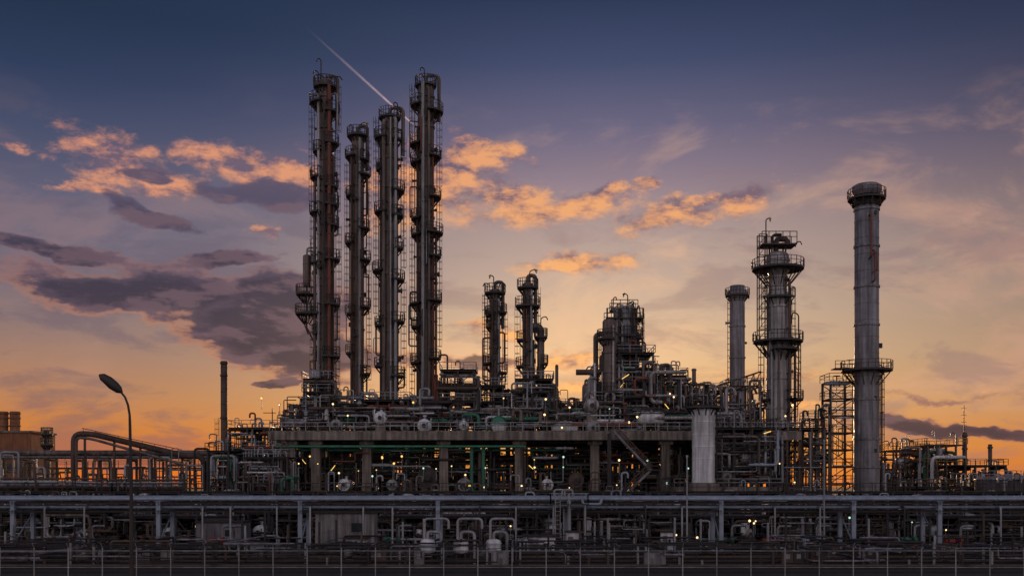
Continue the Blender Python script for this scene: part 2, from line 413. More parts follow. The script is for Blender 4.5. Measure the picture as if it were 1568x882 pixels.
def moreF(b, x, y, r, s, D):
    X, Y, Z = loc(828, 500, D); zb = loc(0, 650, D)[2]
    b.tube([(X, Y, zb), (X, Y, Z), (X-1.9, Y, Z+.0)], .55, 'aged_column_steel', 12)
    b.tube([(X-1.2, Y, zb), (X-1.2, Y, Z-2)], .3, 'brown_steel', 10)
    ringplat(b, X, Y, Z-1.5, .5, .5, -180, 180); ringplat(b, X, Y, Z-5.5, .5, .6, -90, 90)
    davit(b, X, Y-.5, Z, 1.2, .8, 'dark_steel', None, 1)
tower('fractionating_column', 758, 442, 650, 16, 158, cm,
      plats=[(448, -180, 180, 8), (478, -90, 90, 10), (482, 130, 230, 7), (556, 110, 240, 11), (570, -70, 70, 11), (500, 120, 240, 6), (610, -90, 90, 9)],
      ladders=[(180, 450, 560), (0, 478, 640), (175, 560, 650), (150, 450, 640)], fittings=12,
      pipes=[(-60, 460, 655, .2, 'galvanised_steel'), (-110, 460, 655, .16, 'brown_steel')], bands=range(460, 640, 36),
      extra=mk(444, [(-2, 2.0, .5, -1, 'yellow_paint'), (6, .8, .8, 1, None), (-8, .8, .8, -1, None)]))
tower('fractionating_column', 808, 432, 670, 16, 154, cm,
      plats=[(440, -180, 180, 8), (468, -180, 180, 11), (575, -70, 70, 10), (560, 110, 250, 10), (520, 110, 250, 9)],
      ladders=[(0, 440, 560), (180, 468, 640)], fittings=12,
      pipes=[(-60, 445, 655, .18, 'galvanised_steel'), (-120, 455, 655, .22, 'brown_steel')], bands=range(450, 660, 36),
      extra=mk(434, [(3, 1.8, .8, 1, 'yellow_paint'), (8, .8, .5, 1, None)], moreF))

# ================================================================== RIGHT HAND STACKS
def moreI(b, x, y, r, s, D):
    z = loc(0, 448, D)[2]
    b.lathe(x, y, [(r*1.0, z-1.6), (r*1.35, z-.5), (r*1.35, z+.1), (r*1.0, z+.3)], 'stack_cladding', 36)
tower('chimney_stack', 1129, 438, 700, 23, 190, 'stack_cladding', plats=[(452, -180, 180, 7)], bands=[460, 500, 548, 596, 640],
      ladders=[(120, 450, 650)], dome=False, taper=[(458, .98)], seg=36, rail='brown_steel', extra=moreI, fittings=4)
def moreJ(b, x, y, r, s, D):
    z = loc(0, 290, D)[2]
    b.lathe(x, y, [(r*1.0, z-1.0), (r*1.16, z-.4), (r*1.16, z+.35), (r*.95, z+.6), (r*.92, z-.5)], 'stack_cladding', 36)
    zb = loc(0, 832, D)[2]
    b.lathe(x, y, [(r*1.14, zb), (r*1.14, loc(0, 795, D)[2]), (r*1.0, loc(0, 790, D)[2])], 'insulation_cladding', 36)
    X = x-r-2.4
    b.box(x-r-1.6, y, loc(0, 565, D)[2], 3.0, 2.2, .12, 'grating'); rails(b, (X-.7, y-1.1, loc(0, 565, D)[2]), (x-r, y-1.1, loc(0, 565, D)[2]), 'brown_steel')
    for zz in (330, 610, 690): 
        b.box(x+.4*r, y-r*.93, loc(0, zz, D)[2], .35, .3, .5, 'dark_steel')
    for zz in range(300, 316, 3): b.lathe(x, y, [(r, loc(0, zz, D)[2]), (r+.25, loc(0, zz, D)[2]-.1)], 'brown_steel', 36)
tower('chimney_stack', 1327, 286, 830, 38, 150, 'stack_cladding', plats=[(304, -180, 180, 10), (566, -180, 180, 19)],
      bands=[322, 378, 440, 498, 575, 612, 672, 715], ladders=[(15, 566, 720), (100, 304, 566)], dome=False, taper=[(560, 1.0), (545, .95)],
      pipes=[(-25, 560, 800, .12, 'dark_steel')], seg=48, rail='brown_steel', extra=moreJ, fittings=5)
def moreH(b, x, y, r, s, D):
    z = lambda p: loc(0, p, D)[2]; X = lambda p: loc(p, 0, D)[0]
    xs = (X(1161), X(1173)); 
    for q in xs:
        for yy in (-.6, .6): b.beam((q, y+yy, z(520)), (q, y+yy, z(360)), .14, .14, 'brown_steel')
    for k in range(360, 520, 16):
        b.beam((xs[0], y-.6, z(k)), (xs[1], y-.6, z(k)), .1, .1, 'brown_steel'); b.beam((xs[0], y+.6, z(k)), (xs[1], y+.6, z(k)), .1, .1, 'brown_steel')
        b.beam((xs[0], y-.6, z(k+16)), (xs[1], y-.6, z(k)), .08, .08, 'brown_steel')
    rails(b, (X(1163), y-1.5, z(376)), (X(1216), y-1.5, z(376)), 'dark_steel', 1.7, 1.0, .05); rails(b, (X(1163), y+1.5, z(376)), (X(1216), y+1.5, z(376)), 'dark_steel', 1.7, 1.0, .05)
    b.box(X(1190), y, z(377), 5.0, 3.2, .2, 'grating')
    for q in (X(1180), X(1201)): b.beam((q, y-.7, z(390)), (q, y-.7, z(376)), .2, .2, 'dark_steel'); b.beam((q, y+.7, z(390)), (q, y+.7, z(376)), .2, .2, 'dark_steel')
    b.tube([(X(1188), y, z(385)), (X(1188), y, z(366)), (X(1205), y, z(366)), (X(1205), y, z(378))], .4, 'brown_steel', 10)
    b.tube([(X(1180), y-1, z(378)), (X(1180), y-1, z(362)), (X(1194), y-1, z(362))], .2, 'dark_steel', 10)
    davit(b, X(1171), y-.7, z(376), 3.6, .5, 'dark_steel', 'yellow_paint', 1)
    davit(b, X(1216), y-.7, z(380), .6, .7, 'dark_steel', None, 1)
    b.tube([(X(1222), y-.3, z(610)), (X(1222), y-.3, z(482)), (X(1213), y-.3, z(478)), (X(1210), y-.3, z(500))], .1, 'brown_steel', 8, 6)
    b.tube([(X(1215), y-.8, z(740)), (X(1215), y-.8, z(535)), (X(1200), y-.8, z(528))], .2, 'brown_steel', 8)
    for q in (X(1216), X(1226)): b.beam((q, y, z(612)), (q, y, z(520)), .12, .12, 'brown_steel')
    for k in range(520, 612, 9): b.beam((X(1216), y, z(k)), (X(1226), y, z(k)), .08, .08, 'brown_steel')
    for k in range(520, 610, 18): b.beam((X(1216), y, z(k)), (X(1226), y, z(k+18)), .08, .08, 'brown_steel')
tower('absorber_column', 1191, 385, 770, 34, 150, 'insulation_cladding',
      plats=[(411, -180, 180, 22), (455, 200, 330, 10), (522, -180, 180, 21), (534, -120, 120, 14), (611, -60, 100, 20), (655, 120, 250, 10), (690, -90, 70, 12), (611, 120, 220, 6)],
      ladders=[(200, 411, 522), (10, 440, 600), (-20, 610, 740), (170, 530, 740)], bands=[400, 425, 470, 540, 580, 625, 660, 700], fittings=22,
      pipes=[(-50, 430, 740, .2, 'brown_steel'), (-130, 470, 700, .16, 'galvanised_steel'), (-100, 540, 740, .2, 'aged_column_steel')],
      taper=[(600, 1.05), (590, 1.0), (455, .95), (445, .8), (420, .8), (416, 1.0)], rail='dark_steel', extra=moreH, seg=36)
def moreG(b, x, y, r, s, D):
    z = lambda p: loc(0, p, D)[2]; X = lambda p: loc(p, 0, D)[0]
    b.box(X(955), y, z(490), 5.6, 4.2, .15, 'grating')
    for yy in (-2.1, 2.1): rails(b, (X(927), y+yy, z(490)), (X(983), y+yy, z(490)), 'dark_steel', 1.4, 1.0, .05); rails(b, (X(935), y+yy*.7, z(475)), (X(975), y+yy*.7, z(475)), 'dark_steel', 1.3, 1.0, .05)
    b.box(X(955), y, z(475), 4, 3, .12, 'grating')
    for q in (928, 945, 965, 982):
        b.beam((X(q), y-2, z(665)), (X(q), y-2, z(475)), .2, .2, 'dark_steel')
    for p in (515, 540, 580, 620): b.beam((X(928), y-2, z(p)), (X(982), y-2, z(p)), .22, .22, 'dark_steel')
    for k in range(12):
        q = R.uniform(935, 975); b.tube([(X(q), y-1.5, z(520)), (X(q), y-1.5, z(R.uniform(462, 480))), (X(q+R.uniform(-12, 12)), y-1.5, z(470)), (X(q+8), y-1.5, z(500))], R.choice((.1, .14, .22)), R.choice(('brown_steel', 'dark_steel', 'aged_column_steel', 'galvanised_steel')), 8)
    davit(b, X(938), y-1, z(475), 1.6, .4, 'dark_steel', None, 1); davit(b, X(960), y-1, z(470), 1.6, .5, 'dark_steel', 'dark_steel', -1)
tower('reactor_vessel', 958, 470, 665, 34, 154, 'stack_cladding', plats=[(540, -120, 60, 14), (580, -180, 180, 10), (515, -120, 80, 8)], bands=[500, 530, 560, 600],
      ladders=[(0, 480, 650)], pipes=[(-60, 480, 660, .22, 'brown_steel'), (-110, 500, 660, .2, 'galvanised_steel')], extra=moreG, fittings=16)
tower('stripper_column', 933, 488, 668, 21, 149, 'aged_column_steel', plats=[(518, 110, 290, 8), (600, 120, 300, 8)], bands=range(510, 660, 30),
      ladders=[(200, 520, 650)], pipes=[(-70, 500, 660, .16, 'insulation_cladding')], fittings=8)
b = B('overhead_vapour_duct'); z = lambda p: loc(0, p, 149)[2]; X = lambda p: loc(p, 0, 149)[0]
b.tube([(X(882), 149, z(570)), (X(905), 149, z(570)), (X(922), 149, z(570)), (X(922), 149, z(545)), (X(933), 149, z(545))], .42, 'brown_steel', 14, 2.2)
b.tube([(X(914), 151, z(640)), (X(914), 151, z(510)), (X(924), 151, z(508))], .38, 'aged_column_steel', 12)
b.done()

# ================================================================== DECK
zD = 15.0; x0d, x1d = -34.5, 41
b = B('elevated_concrete_deck')
b.box((x0d+x1d)/2, 161, zD-.3, x1d-x0d, 30, .6, 'concrete')
b.box((x0d+x1d)/2, 145.8, zD-.75, x1d-x0d+.4, .5, 1.2, 'concrete')
for yy in (152, 160, 168): b.box((x0d+x1d)/2, yy, zD-1.1, x1d-x0d-1, .6, 1.0, 'concrete')
for px in (447, 485, 563, 680, 795, 910, 1018, 1100):
    X = loc(px, 0, 148)[0]
    if X > x1d-1: X = x1d-1
    for yy in (147.5, 160, 172):
        b.box(X, yy, 6.7, 1.25, 1.25, 13.4, 'concrete')
        b.box(X, yy, 13.3, 2.0, 1.7, .5, 'concrete')
    b.box(X, 160, 13.9, 1.0, 26, .7, 'concrete')
rails(b, (x0d, 145.7, zD), (x1d, 145.7, zD), 'galvanised_steel', 1.15, 1.7, .045)
rails(b, (x0d, 145.7, zD), (x0d, 175, zD), 'galvanised_steel')
b.done()
b = B('steel_stairway')
def flight(b, xa, za, xb, zb_, y, m='brown_steel', w=1.1):
    for yy in (y-w/2, y+w/2):
        b.beam((xa, yy, za), (xb, yy, zb_), .1, .28, 'stack_cladding')
        rails(b, (xa, yy, za), (xb, yy, zb_), m, 1.1, 1.5)
    n = int(abs(za-zb_)/.25)
    for i in range(n):
        t = (i+.5)/n; b.box(xa+(xb-xa)*t, y, za+(zb_-za)*t, .3, w-.15, .05, 'grating')
XX = lambda p, D=144: loc(p, 0, D)[0]
flight(b, XX(938), 14.9, XX(995), 9.4, 144); flight(b, XX(995), 9.4, XX(945), 5.0, 142.6); flight(b, XX(945), 5.0, XX(1000), .2, 144)
b.box(XX(1000), 143.3, 9.3, 2.2, 3.2, .12, 'grating'); rails(b, (XX(990), 141.8, 9.3), (XX(1011), 141.8, 9.3), 'brown_steel')
b.box(XX(940), 143.3, 4.9, 2.0, 3.2, .12, 'grating')
for p in (932, 1008):
    for yy in (141.9, 144.7): b.ibeam((XX(p), yy, 0), (XX(p), yy, 14.5 if p < 950 else 9.3), .25, 'dark_steel')
b.done()

def mod(name, pxa, pxb, pya, pyb, D0, D1, nlev, nx, seed, npipes, m='dark_steel', railm='galvanised_steel', base=None, drums=0, lamps=0, ny=1, mats=PM, brace=.35, rs=(.07,.1,.14,.2,.3), w=.28, rise=False, plate=True):
    rng = random.Random(seed); b = B(name)
    xa, xb = loc(pxa, 0, D0)[0], loc(pxb, 0, D0)[0]; zt = loc(0, pya, D0)[2]; zb = base if base is not None else loc(0, pyb, D0)[2]
    zs = [zb+(zt-zb)*i/nlev for i in range(nlev+1)]
    frame(b, xa, xb, D0, D1, zs, nx, ny, m, w, rng, brace, True, plate, railm)
    pipework(b, xa-.8, xb+.8, D0-1, D1, zb+.4, zt-.3, npipes, rng, mats, rs, rise)
    for _ in range(npipes//7):   # risers and vents poking over the top level
        X = rng.uniform(xa, xb); h = rng.uniform(.6, 2.6); o_ = rng.choice((-1, 1))*rng.uniform(.5, 1.2); Y = rng.uniform(D0, D1)
        b.tube([(X, Y, zb), (X, Y, zt+h), (X+o_, Y, zt+h), (X+o_, Y, zt+h-.7)], rng.choice((.06, .09, .14)), rng.choice(mats), 7)
    for _ in range(drums):
        k = rng.randrange(nlev); r = rng.uniform(.5, .95); X = rng.uniform(xa+1.2, max(xa+1.3, xb-1.2))
        c = rng.choice(['insulation_cladding', 'aged_column_steel', 'galvanised_steel', 'stack_cladding', 'white_paint', 'white_paint'])
        t = rng.random()
        if t < .35: drum_h(b, X, (D0+D1)/2-.5, zs[k]+r+.6, rng.uniform(2.5, 4.5), r, c, 'x', True, zs[k])
        elif t < .6: drum_h(b, X, D0+1.6, zs[k]+r+.6, 3.6, r, c, 'y', True, zs[k])
        else: drum_v(b, X, D0+rng.uniform(.5, 2), zs[k], zs[k]+min(zs[k+1]-zs[k]-.6, rng.uniform(2.5, 4.5)), r*.85, c)
    for _ in range(lamps):
        lamp_tube(b, rng.uniform(xa, xb), D0-.6, rng.uniform(zb+1.5, zt+.8), 1.0, rng.uniform(.3, 1), rng.choice((-1, 1)))
    return b.done()
SA = 'steel_access_structure'
mod(SA, 466, 505, 580, 665, 149, 154, 4, 2, 21, 34, base=zD, drums=2)
mod(SA, 510, 552, 618, 665, 148, 153, 2, 2, 32, 30, base=zD, drums=2, railm='dark_steel')
mod(SA, 676, 726, 566, 665, 151, 157, 4, 2, 22, 36, base=zD, drums=3)
mod(SA, 628, 674, 632, 665, 149, 155, 2, 2, 33, 26, base=zD, drums=1, railm='dark_steel')
mod(SA, 792, 845, 580, 665, 150, 156, 4, 2, 23, 44, base=zD, drums=2)
mod(SA, 735, 770, 590, 665, 153, 158, 3, 1, 24, 22, base=zD, drums=1)
mod(SA, 850, 900, 622, 665, 152, 158, 2, 2, 34, 30, base=zD, drums=2, railm='dark_steel')
mod(SA, 905, 950, 612, 665, 148, 154, 2, 2, 25, 34, base=zD, drums=3)
mod(SA, 948, 1000, 540, 665, 150, 158, 5, 2, 26, 70, base=zD, drums=3, lamps=1, rs=(.07,.1,.14,.2))
mod(SA, 1000, 1050, 575, 665, 151, 158, 4, 2, 27, 60, base=zD, drums=3, m='brown_steel', rs=(.07,.1,.14,.2))
mod(SA, 555, 625, 612, 665, 148, 156, 2, 3, 28, 46, base=zD, drums=4)
mod(SA, 1052, 1110, 598, 740, 160, 168, 5, 2, 29, 44, base=0, drums=2, m='brown_steel')
mod(SA, 1118, 1165, 590, 740, 158, 164, 5, 2, 31, 20, base=0, m='brown_steel', brace=.8, plate=False)
b = B('deck_process_pipework'); rng = random.Random(5)
pipework(b, x0d+1, x1d-6, 146.6, 152, zD+.3, zD+3.4, 230, rng, rs=(.06,.09,.12,.18,.26))
pipework(b, x0d+1, x1d-3, 150, 166, zD+1, zD+6, 130, rng)
pipework(b, loc(900,0,150)[0], loc(1060,0,150)[0], 148, 160, zD+1, zD+10, 80, rng, rs=(.1,.14,.2,.3))
for k in range(16):
    X = rng.uniform(x0d+3, x1d-3); h = rng.uniform(3, 7.5)
    b.tube([(X, 147.5+k*.5, zD), (X, 147.5+k*.5, zD+h), (X+rng.uniform(.8, 1.6), 147.5+k*.5, zD+h), (X+1.3, 147.5+k*.5, zD+h-1)], rng.choice((.12, .18, .25)), rng.choice(PM), 8, 2)
b.done()
b = B('vent_pipes'); 
for px, pt, D, out in ((1012, 558, 150, 1.4), (1028, 560, 151, -1.2), (985, 556, 149, 1.6), (1050, 590, 150, -1.5), (1148, 582, 150, 1.5), (852, 560, 150, .1), (870, 610, 151, 1.2), (1085, 592, 149, 1.8)):
    X, Y, Z = loc(px, pt, D)
    b.tube([(X, Y, zD), (X, Y, Z), (X+out, Y, Z), (X+out, Y, Z-3)], .2, 'aged_column_steel', 10, 2)
b.done()
for (px, py, r, L, m_, al) in ((650, 652, 1.0, 3.4, 'white_paint', 'y'), (583, 640, .95, 3, 'white_paint', 'y'), (515, 650, .75, 3, 'insulation_cladding', 'y'), (710, 652, .7, 3, 'white_paint', 'y'),
        (906, 621, 1.05, 3.2, 'insulation_cladding', 'y'), (908, 655, 1.0, 3.4, 'galvanised_steel', 'y'), (620, 655, .6, 2.6, 'insulation_cladding', 'y'), (960, 662, .7, 5, 'insulation_cladding', 'x'), (998, 640, .9, 4, 'white_paint', 'x'), (865, 655, .7, 4, 'white_paint', 'x')):
    b = B('process_drum'); X, Y, Z = loc(px, py, 147.2); drum_h(b, X, Y+.6, Z, L, r, m_, al, True, zD); b.done()
b = B('separator_vessel'); X, Y, Z = loc(764, 650, 147.4)
b.sphere((X, Y, Z+.2), 1.15, 'green_paint', 20, (1, 1, .95)); b.sphere((X, Y-.12, Z-.45), 1.08, 'white_paint', 20, (1, 1, .85)); b.lathe(X, Y, [(1.25, Z-.12), (1.25, Z+.12)], 'galvanised_steel')
for a in range(4): b.beam((X+.8*cos(a*pi/2+.7), Y+.8*sin(a*pi/2+.7), zD), (X+.8*cos(a*pi/2+.7), Y+.8*sin(a*pi/2+.7), Z), .16, .16, 'dark_steel')
b.tube([(X, Y, Z+1), (X, Y, Z+2.4), (X+1.5, Y, Z+2.4)], .16, 'galvanised_steel'); b.done()
b = B('unit_number_sign')
X, Y, Z = loc(482, 572, 147.6); b.box(X, Y, Z, 1.6, .08, 1.1, 'stack_cladding'); b.box(X, Y+.1, Z-1.2, .12, .1, 2.4, 'dark_steel')
for dx, segs in ((-.45, 'abged'), (0, 'bc'), (.45, 'abcdef')):
    o = {'a': (0, .3, .3, .06), 'g': (0, 0, .3, .06), 'd': (0, -.3, .3, .06), 'b': (.13, .15, .06, .26), 'c': (.13, -.15, .06, .26), 'e': (-.13, -.15, .06, .26), 'f': (-.13, .15, .06, .26)}
    for sgm in segs:
        q = o[sgm]; b.box(X+dx+q[0], Y-.05, Z+q[1], q[2], .02, q[3], 'white_paint')
b.done()

# ================================================================== UNDER THE DECK
b = B('underdeck_pipework'); rng = random.Random(8)
for i, (zz, yy, r, m_) in enumerate(((12.7, 145.4, .2, 'green_paint'), (12.3, 149, .2, 'green_paint'), (9.6, 150, .15, 'green_paint'), (10.4, 151, .2, 'dark_steel'), (8.9, 152, .22, 'insulation_cladding'), (11.2, 152, .2, 'brown_steel'))):
    b.tube([(x0d+1+i, yy, zz), (2+i*5, yy, zz)], r, m_, 10)
for px in (722, 740):
    X = loc(px, 0, 146)[0]; b.tube([(X, 146.2, 12.6), (X, 146.2, 6.2), (X+1.5, 146.2, 6.2)], .26, 'green_paint', 10)
pipework(b, x0d+1, 38, 146.5, 158, 5.5, 13, 210, rng, ['dark_steel']*5+['galvanised_steel']*3+['green_paint', 'aged_column_steel', 'insulation_cladding', 'brown_steel', 'brown_steel', 'rusty_pipe'], (.07, .1, .14, .2, .26))
b.done()
for (px, py, r, m_) in ((655, 731, 1.35, 'dark_steel'), (527, 742, .8, 'white_paint'), (711, 742, .9, 'insulation_cladding'), (838, 742, .8, 'white_paint'), (882, 735, 1.0, 'brown_steel'), (600, 742, .7, 'galvanised_steel')):
    b = B('heat_exchanger'); X, Y, Z = loc(px, py, 147); drum_h(b, X, Y+2, Z, 5, r, m_, 'y', True, max(0, Z-r-1.5)); b.cyl((X, Y-.3, Z), (X, Y-.1, Z), r*1.1, m_, 18); b.done()
b = B('underdeck_steel_frame'); frame(b, x0d+2, 36, 150, 158, [0, 4.6, 9], 16, 1, 'dark_steel', .3, random.Random(3), .3); b.done()
b = B('warning_lamps')
for px, py in ((513, 712), (463, 703), (810, 712), (1018, 618), (963, 573), (1148, 703), (950, 797), (376, 813), (1240, 800), (1130, 770)):
    X, Y, Z = loc(px, py, 145.2); lamp_tube(b, X, Y, Z, rng.uniform(.7, 1.2), rng.uniform(.3, 1.1), rng.choice((-1, 1)))
b.done()
b = B('added_glow_points')  # added glow points at random spots, standing in for sky glow between structures
rg = random.Random(41)
for k in range(74):
    px = rg.uniform(380, 1270); py = rg.choice((rg.uniform(600, 662), rg.uniform(695, 748), rg.uniform(695, 748))); D_ = 145.2 if py > 690 else 146.4
    if k > 58: px = rg.uniform(0, 1500); py = rg.uniform(790, 835); D_ = 120.5
    X, Y, Z = loc(px, py, D_); b.sphere((X, Y, Z), rg.uniform(.08, .17), rg.choice(('added_warm_glow', 'added_warm_glow', 'lit_fluorescent', 'added_green_glow')), 8); b.box(X, Y+.14, Z+.05, .3, .1, .3, 'dark_steel'); b.cyl((X, Y+.2, Z-1.6), (X, Y+.2, Z+.2), .04, 'galvanised_steel', 6)
b.done()
for i, (pa, pb_, pt) in enumerate(((430, 560, 640), (560, 700, 634), (700, 860, 638), (860, 1000, 632), (1000, 1120, 624))):  # rear row added to block the horizon glow and keep the underdeck dark
    mod('glow_blocking_rear_unit', pa, pb_, pt, 0, 184, 196, 5, 6, 60+i, 80, base=0, drums=5, m='dark_steel', railm='dark_steel', ny=2, rs=(.12, .2, .3))

# ================================================================== SILO and right-hand ground plant
b = B('storage_silo'); X, Y, Z1 = loc(1077, 628, 138); Z0 = loc(0, 740, 138)[2]; r = 1.5
b.lathe(X, Y, [(r, Z0), (r, Z1-.8), (r*1.06, Z1-.7), (r*1.06, Z1), (.3, Z1+.5), (.02, Z1+.5)], 'white_paint', 36)
for t in range(1, 6): 
    z_ = Z0+(Z1-Z0)*t/6; b.lathe(X, Y, [(r, z_-.05), (r+.05, z_-.04), (r+.05, z_+.04), (r, z_+.05)], 'white_paint', 36, False)
ringplat(b, X, Y, Z1+.5, .8, 1.6, -180, 180, 'dark_steel'); ladder(b, X+r+.3, Y, Z0, Z1+1.5, 0)
pipework(b, X-1.6, X+1.6, Y-.8, Y+1, Z1+.6, Z1+3.5, 24, random.Random(4), rs=(.07, .1, .16))
b.box(X, Y, Z0/2, 3.6, 3.6, Z0, 'concrete'); b.done()
b = B('concrete_equipment_plinth'); X0_, X1_ = loc(1033, 0, 140)[0], loc(1200, 0, 140)[0]; zz = loc(0, 745, 140)[2]
for k in range(6): b.box(X0_+1+(X1_-X0_-2)*k/5, 141, zz/2-.4, .8, .8, zz-.8, 'concrete')
b.box((X0_+X1_)/2, 144.2, zz-.35, X1_-X0_, 8, .7, 'concrete'); rails(b, (X0_, 140.3, zz), (X1_, 140.3, zz)); b.done()
mod('plinth_process_unit', 1095, 1180, 655, 740, 141, 146, 3, 3, 71, 80, base=zz, drums=3, m='dark_steel', lamps=1, rs=(.07,.1,.14,.2), railm='dark_steel')
mod('plinth_process_unit', 1205, 1262, 655, 740, 146, 152, 3, 3, 72, 60, base=0, drums=3, m='brown_steel', rs=(.07,.1,.14,.2), railm='brown_steel')
mod('steel_lattice_tower', 1272, 1307, 583, 0, 152, 156, 9, 1, 73, 12, base=0, m='brown_steel', railm='brown_steel', brace=1.0, w=.3, plate=False)
mod('steel_lattice_tower', 1240, 1262, 640, 0, 156, 160, 6, 1, 74, 8, base=0, m='brown_steel', railm='brown_steel', brace=1.0, plate=False)
b = B('inclined_conveyor_gallery')
for yy in (160, 162.2):
    for dz in (0, 2): b.beam((XX(1000, 160), yy, 17.5+dz), (XX(1165, 160), yy, 23+dz), .2, .2, 'brown_steel')
for i in range(16):
    xa = XX(1000, 160)+(XX(1165, 160)-XX(1000, 160))*i/16; xb = XX(1000, 160)+(XX(1165, 160)-XX(1000, 160))*(i+1)/16; za = 17.5+5.5*i/16; zb_ = 17.5+5.5*(i+1)/16
    b.beam((xa, 160, za), (xb, 160, zb_+2), .12, .12, 'brown_steel'); b.beam((xa, 160, za), (xa, 160, za+2), .12, .12, 'brown_steel')
b.done()
mod('process_unit', 1368, 1420, 688, 0, 190, 200, 4, 3, 81, 50, base=0, drums=3, m='brown_steel', railm='brown_steel', brace=.5, rs=(.12,.2,.3), plate=False)
mod('process_unit', 1420, 1478, 680, 0, 185, 198, 4, 4, 82, 60, base=0, drums=3, m='brown_steel', railm='yellow_paint', brace=.5, rs=(.12,.2,.3), plate=False)
mod('process_unit', 1478, 1540, 712, 0, 180, 192, 3, 4, 83, 50, base=0, drums=4, m='dark_steel', railm='dark_steel', rs=(.12,.2,.3))
mod('process_unit', 1350, 1600, 745, 0, 150, 158, 2, 14, 84, 150, base=0, drums=10, m='dark_steel', railm='dark_steel')
for px, pt, w in ((1477, 662, 7), (1516, 680, 6)):
    tower('flue_stack', px, pt, 760, w, 188, 'brown_steel', bands=[pt+5, pt+25], dome=False, seg=16)
b = B('radio_mast'); X, Y, Z = loc(1476, 620, 300); b.cyl((X, Y, 0), (X, Y, Z), .12, 'dark_steel', 6)
for k in range(4): b.beam((X-.8, Y, Z-1-k*2), (X+.8, Y, Z-1-k*2), .1, .1, 'dark_steel')
b.done()
b = B('storage_tank'); X, Y, Z = loc(1548, 735, 142)
b.lathe(X, Y, [(4.6, 0), (4.6, Z), (4.7, Z+.05), (4.7, Z+.2), (.05, Z+.9)], 'stack_cladding', 40)
for k in range(1, 5): b.lathe(X, Y, [(4.6, Z*k/5-.05), (4.66, Z*k/5), (4.6, Z*k/5+.05)], 'stack_cladding', 40, False)
rails(b, (X-4.5, Y-1, Z+.2), (X+4.5, Y-1, Z+.2)); b.done()

# ================================================================== LEFT HAND PLANT
tower('flue_stack', 343, 553, 760, 10, 200, 'brown_steel', bands=[556, 575, 640], dome=False, seg=16, ladders=[(180, 640, 690)])
b = B('overhead_pipeline'); D = 150
z = lambda p, D=150: loc(0, p, D)[2]; X = lambda p, D=150: loc(p, 0, D)[0]
b.tube([(-110, 152, z(693)), (X(440), 152, z(693))], .45, 'aged_column_steel', 14)
b.tube([(-110, 153.5, z(699)), (X(440), 153.5, z(699))], .25, 'galvanised_steel', 12)
b.tube([(X(113), 150, z(742)), (X(113), 150, z(664)), (X(140), 150, z(664)), (X(282), 150, z(698)), (X(312), 150, z(698)), (X(312), 150, z(738))], .42, 'brown_steel', 16, 4)
b.tube([(X(126), 148, z(742)), (X(126), 148, z(670)), (X(150), 148, z(673)), (X(290), 148, z(712))], .2, 'aged_column_steel', 12, 3)
b.tube([(X(150), 149, z(662)), (X(282), 149, z(693))], .08, 'brown_steel', 6); b.tube([(X(130), 149, z(656)), (X(282), 149, z(689))], .06, 'brown_steel', 6)
for k in range(9): b.beam((X(132+k*18), 149, z(656+k*4)), (X(132+k*18), 149, z(666+k*4)), .07, .07, 'brown_steel')
for px in range(-60, 440, 42):
    for yy in (151, 154.5): b.ibeam((X(px), yy, 0), (X(px), yy, z(700)), .3, 'brown_steel')
    b.ibeam((X(px), 150.5, z(704)), (X(px), 155, z(704)), .3, 'brown_steel')
for px, t in ((130, 664), (175, 674), (215, 683), (255, 692)): b.ibeam((X(px), 150, 0), (X(px), 150, z(t)), .28, 'brown_steel')
rg = random.Random(77)
for k in range(26):
    px = rg.uniform(-40, 320); h = rg.uniform(686, 720); o_ = rg.choice((-1, 1))*rg.uniform(.6, 3)
    b.tube([(X(px), 149, z(745)), (X(px), 149, z(h)), (X(px)+o_, 149, z(h)), (X(px)+o_, 149, z(745))], rg.choice((.08, .12, .18)), rg.choice(('brown_steel', 'aged_column_steel', 'dark_steel', 'galvanised_steel')), 8)
b.done()
b = B('lower_pipe_bundle')
for i, (py, yy, r, m_) in enumerate(((738, 141, .2, 'galvanised_steel'), (743, 142, .24, 'stack_cladding'), (746, 143.5, .26, 'brown_steel'), (749, 144, .16, 'aged_column_steel'), (733, 146, .14, 'brown_steel'))):
    b.tube([(-110, yy, z(py)), (X(150), yy, z(py)), (X(185), yy, z(py+2)), (X(315-i*4), yy, z(py+2))], r, m_, 10)
for px in range(-60, 320, 38): b.ibeam((X(px), 141, 0), (X(px), 141, z(748)), .25, 'dark_steel'); b.ibeam((X(px), 145, 0), (X(px), 145, z(748)), .25, 'dark_steel'); b.ibeam((X(px), 140.5, z(751)), (X(px), 146, z(751)), .25, 'dark_steel')
b.done()
mod('process_unit', 352, 432, 655, 0, 150, 158, 5, 3, 91, 90, base=0, drums=4, m='dark_steel', railm='galvanised_steel', ny=1, rs=(.07,.1,.14,.2))
mod('process_unit', 318, 350, 690, 0, 146, 152, 3, 1, 92, 30, base=0, drums=1, railm='dark_steel')
mod('process_unit', 150, 320, 715, 0, 172, 180, 3, 8, 93, 44, base=0, drums=1, m='brown_steel', railm='brown_steel', rs=(.08,.12,.18), plate=False)
mod('process_unit', -60, 150, 715, 0, 174, 182, 3, 9, 94, 40, base=0, drums=1, m='brown_steel', railm='brown_steel', rs=(.08,.12,.18), plate=False)
mod('process_unit', 375, 440, 700, 0, 142, 147, 3, 3, 95, 56, base=0, drums=3, rs=(.07,.1,.14,.2))
b = B('boiler_house'); X0_, X1_ = loc(-60, 0, 230)[0], loc(48, 0, 230)[0]; zt = loc(0, 662, 230)[2]
b.box((X0_+X1_)/2, 236, zt/2, X1_-X0_, 12, zt, 'orange_brick'); b.box((X0_+X1_)/2, 236, zt+.2, X1_-X0_+.6, 12.6, .4, 'concrete')
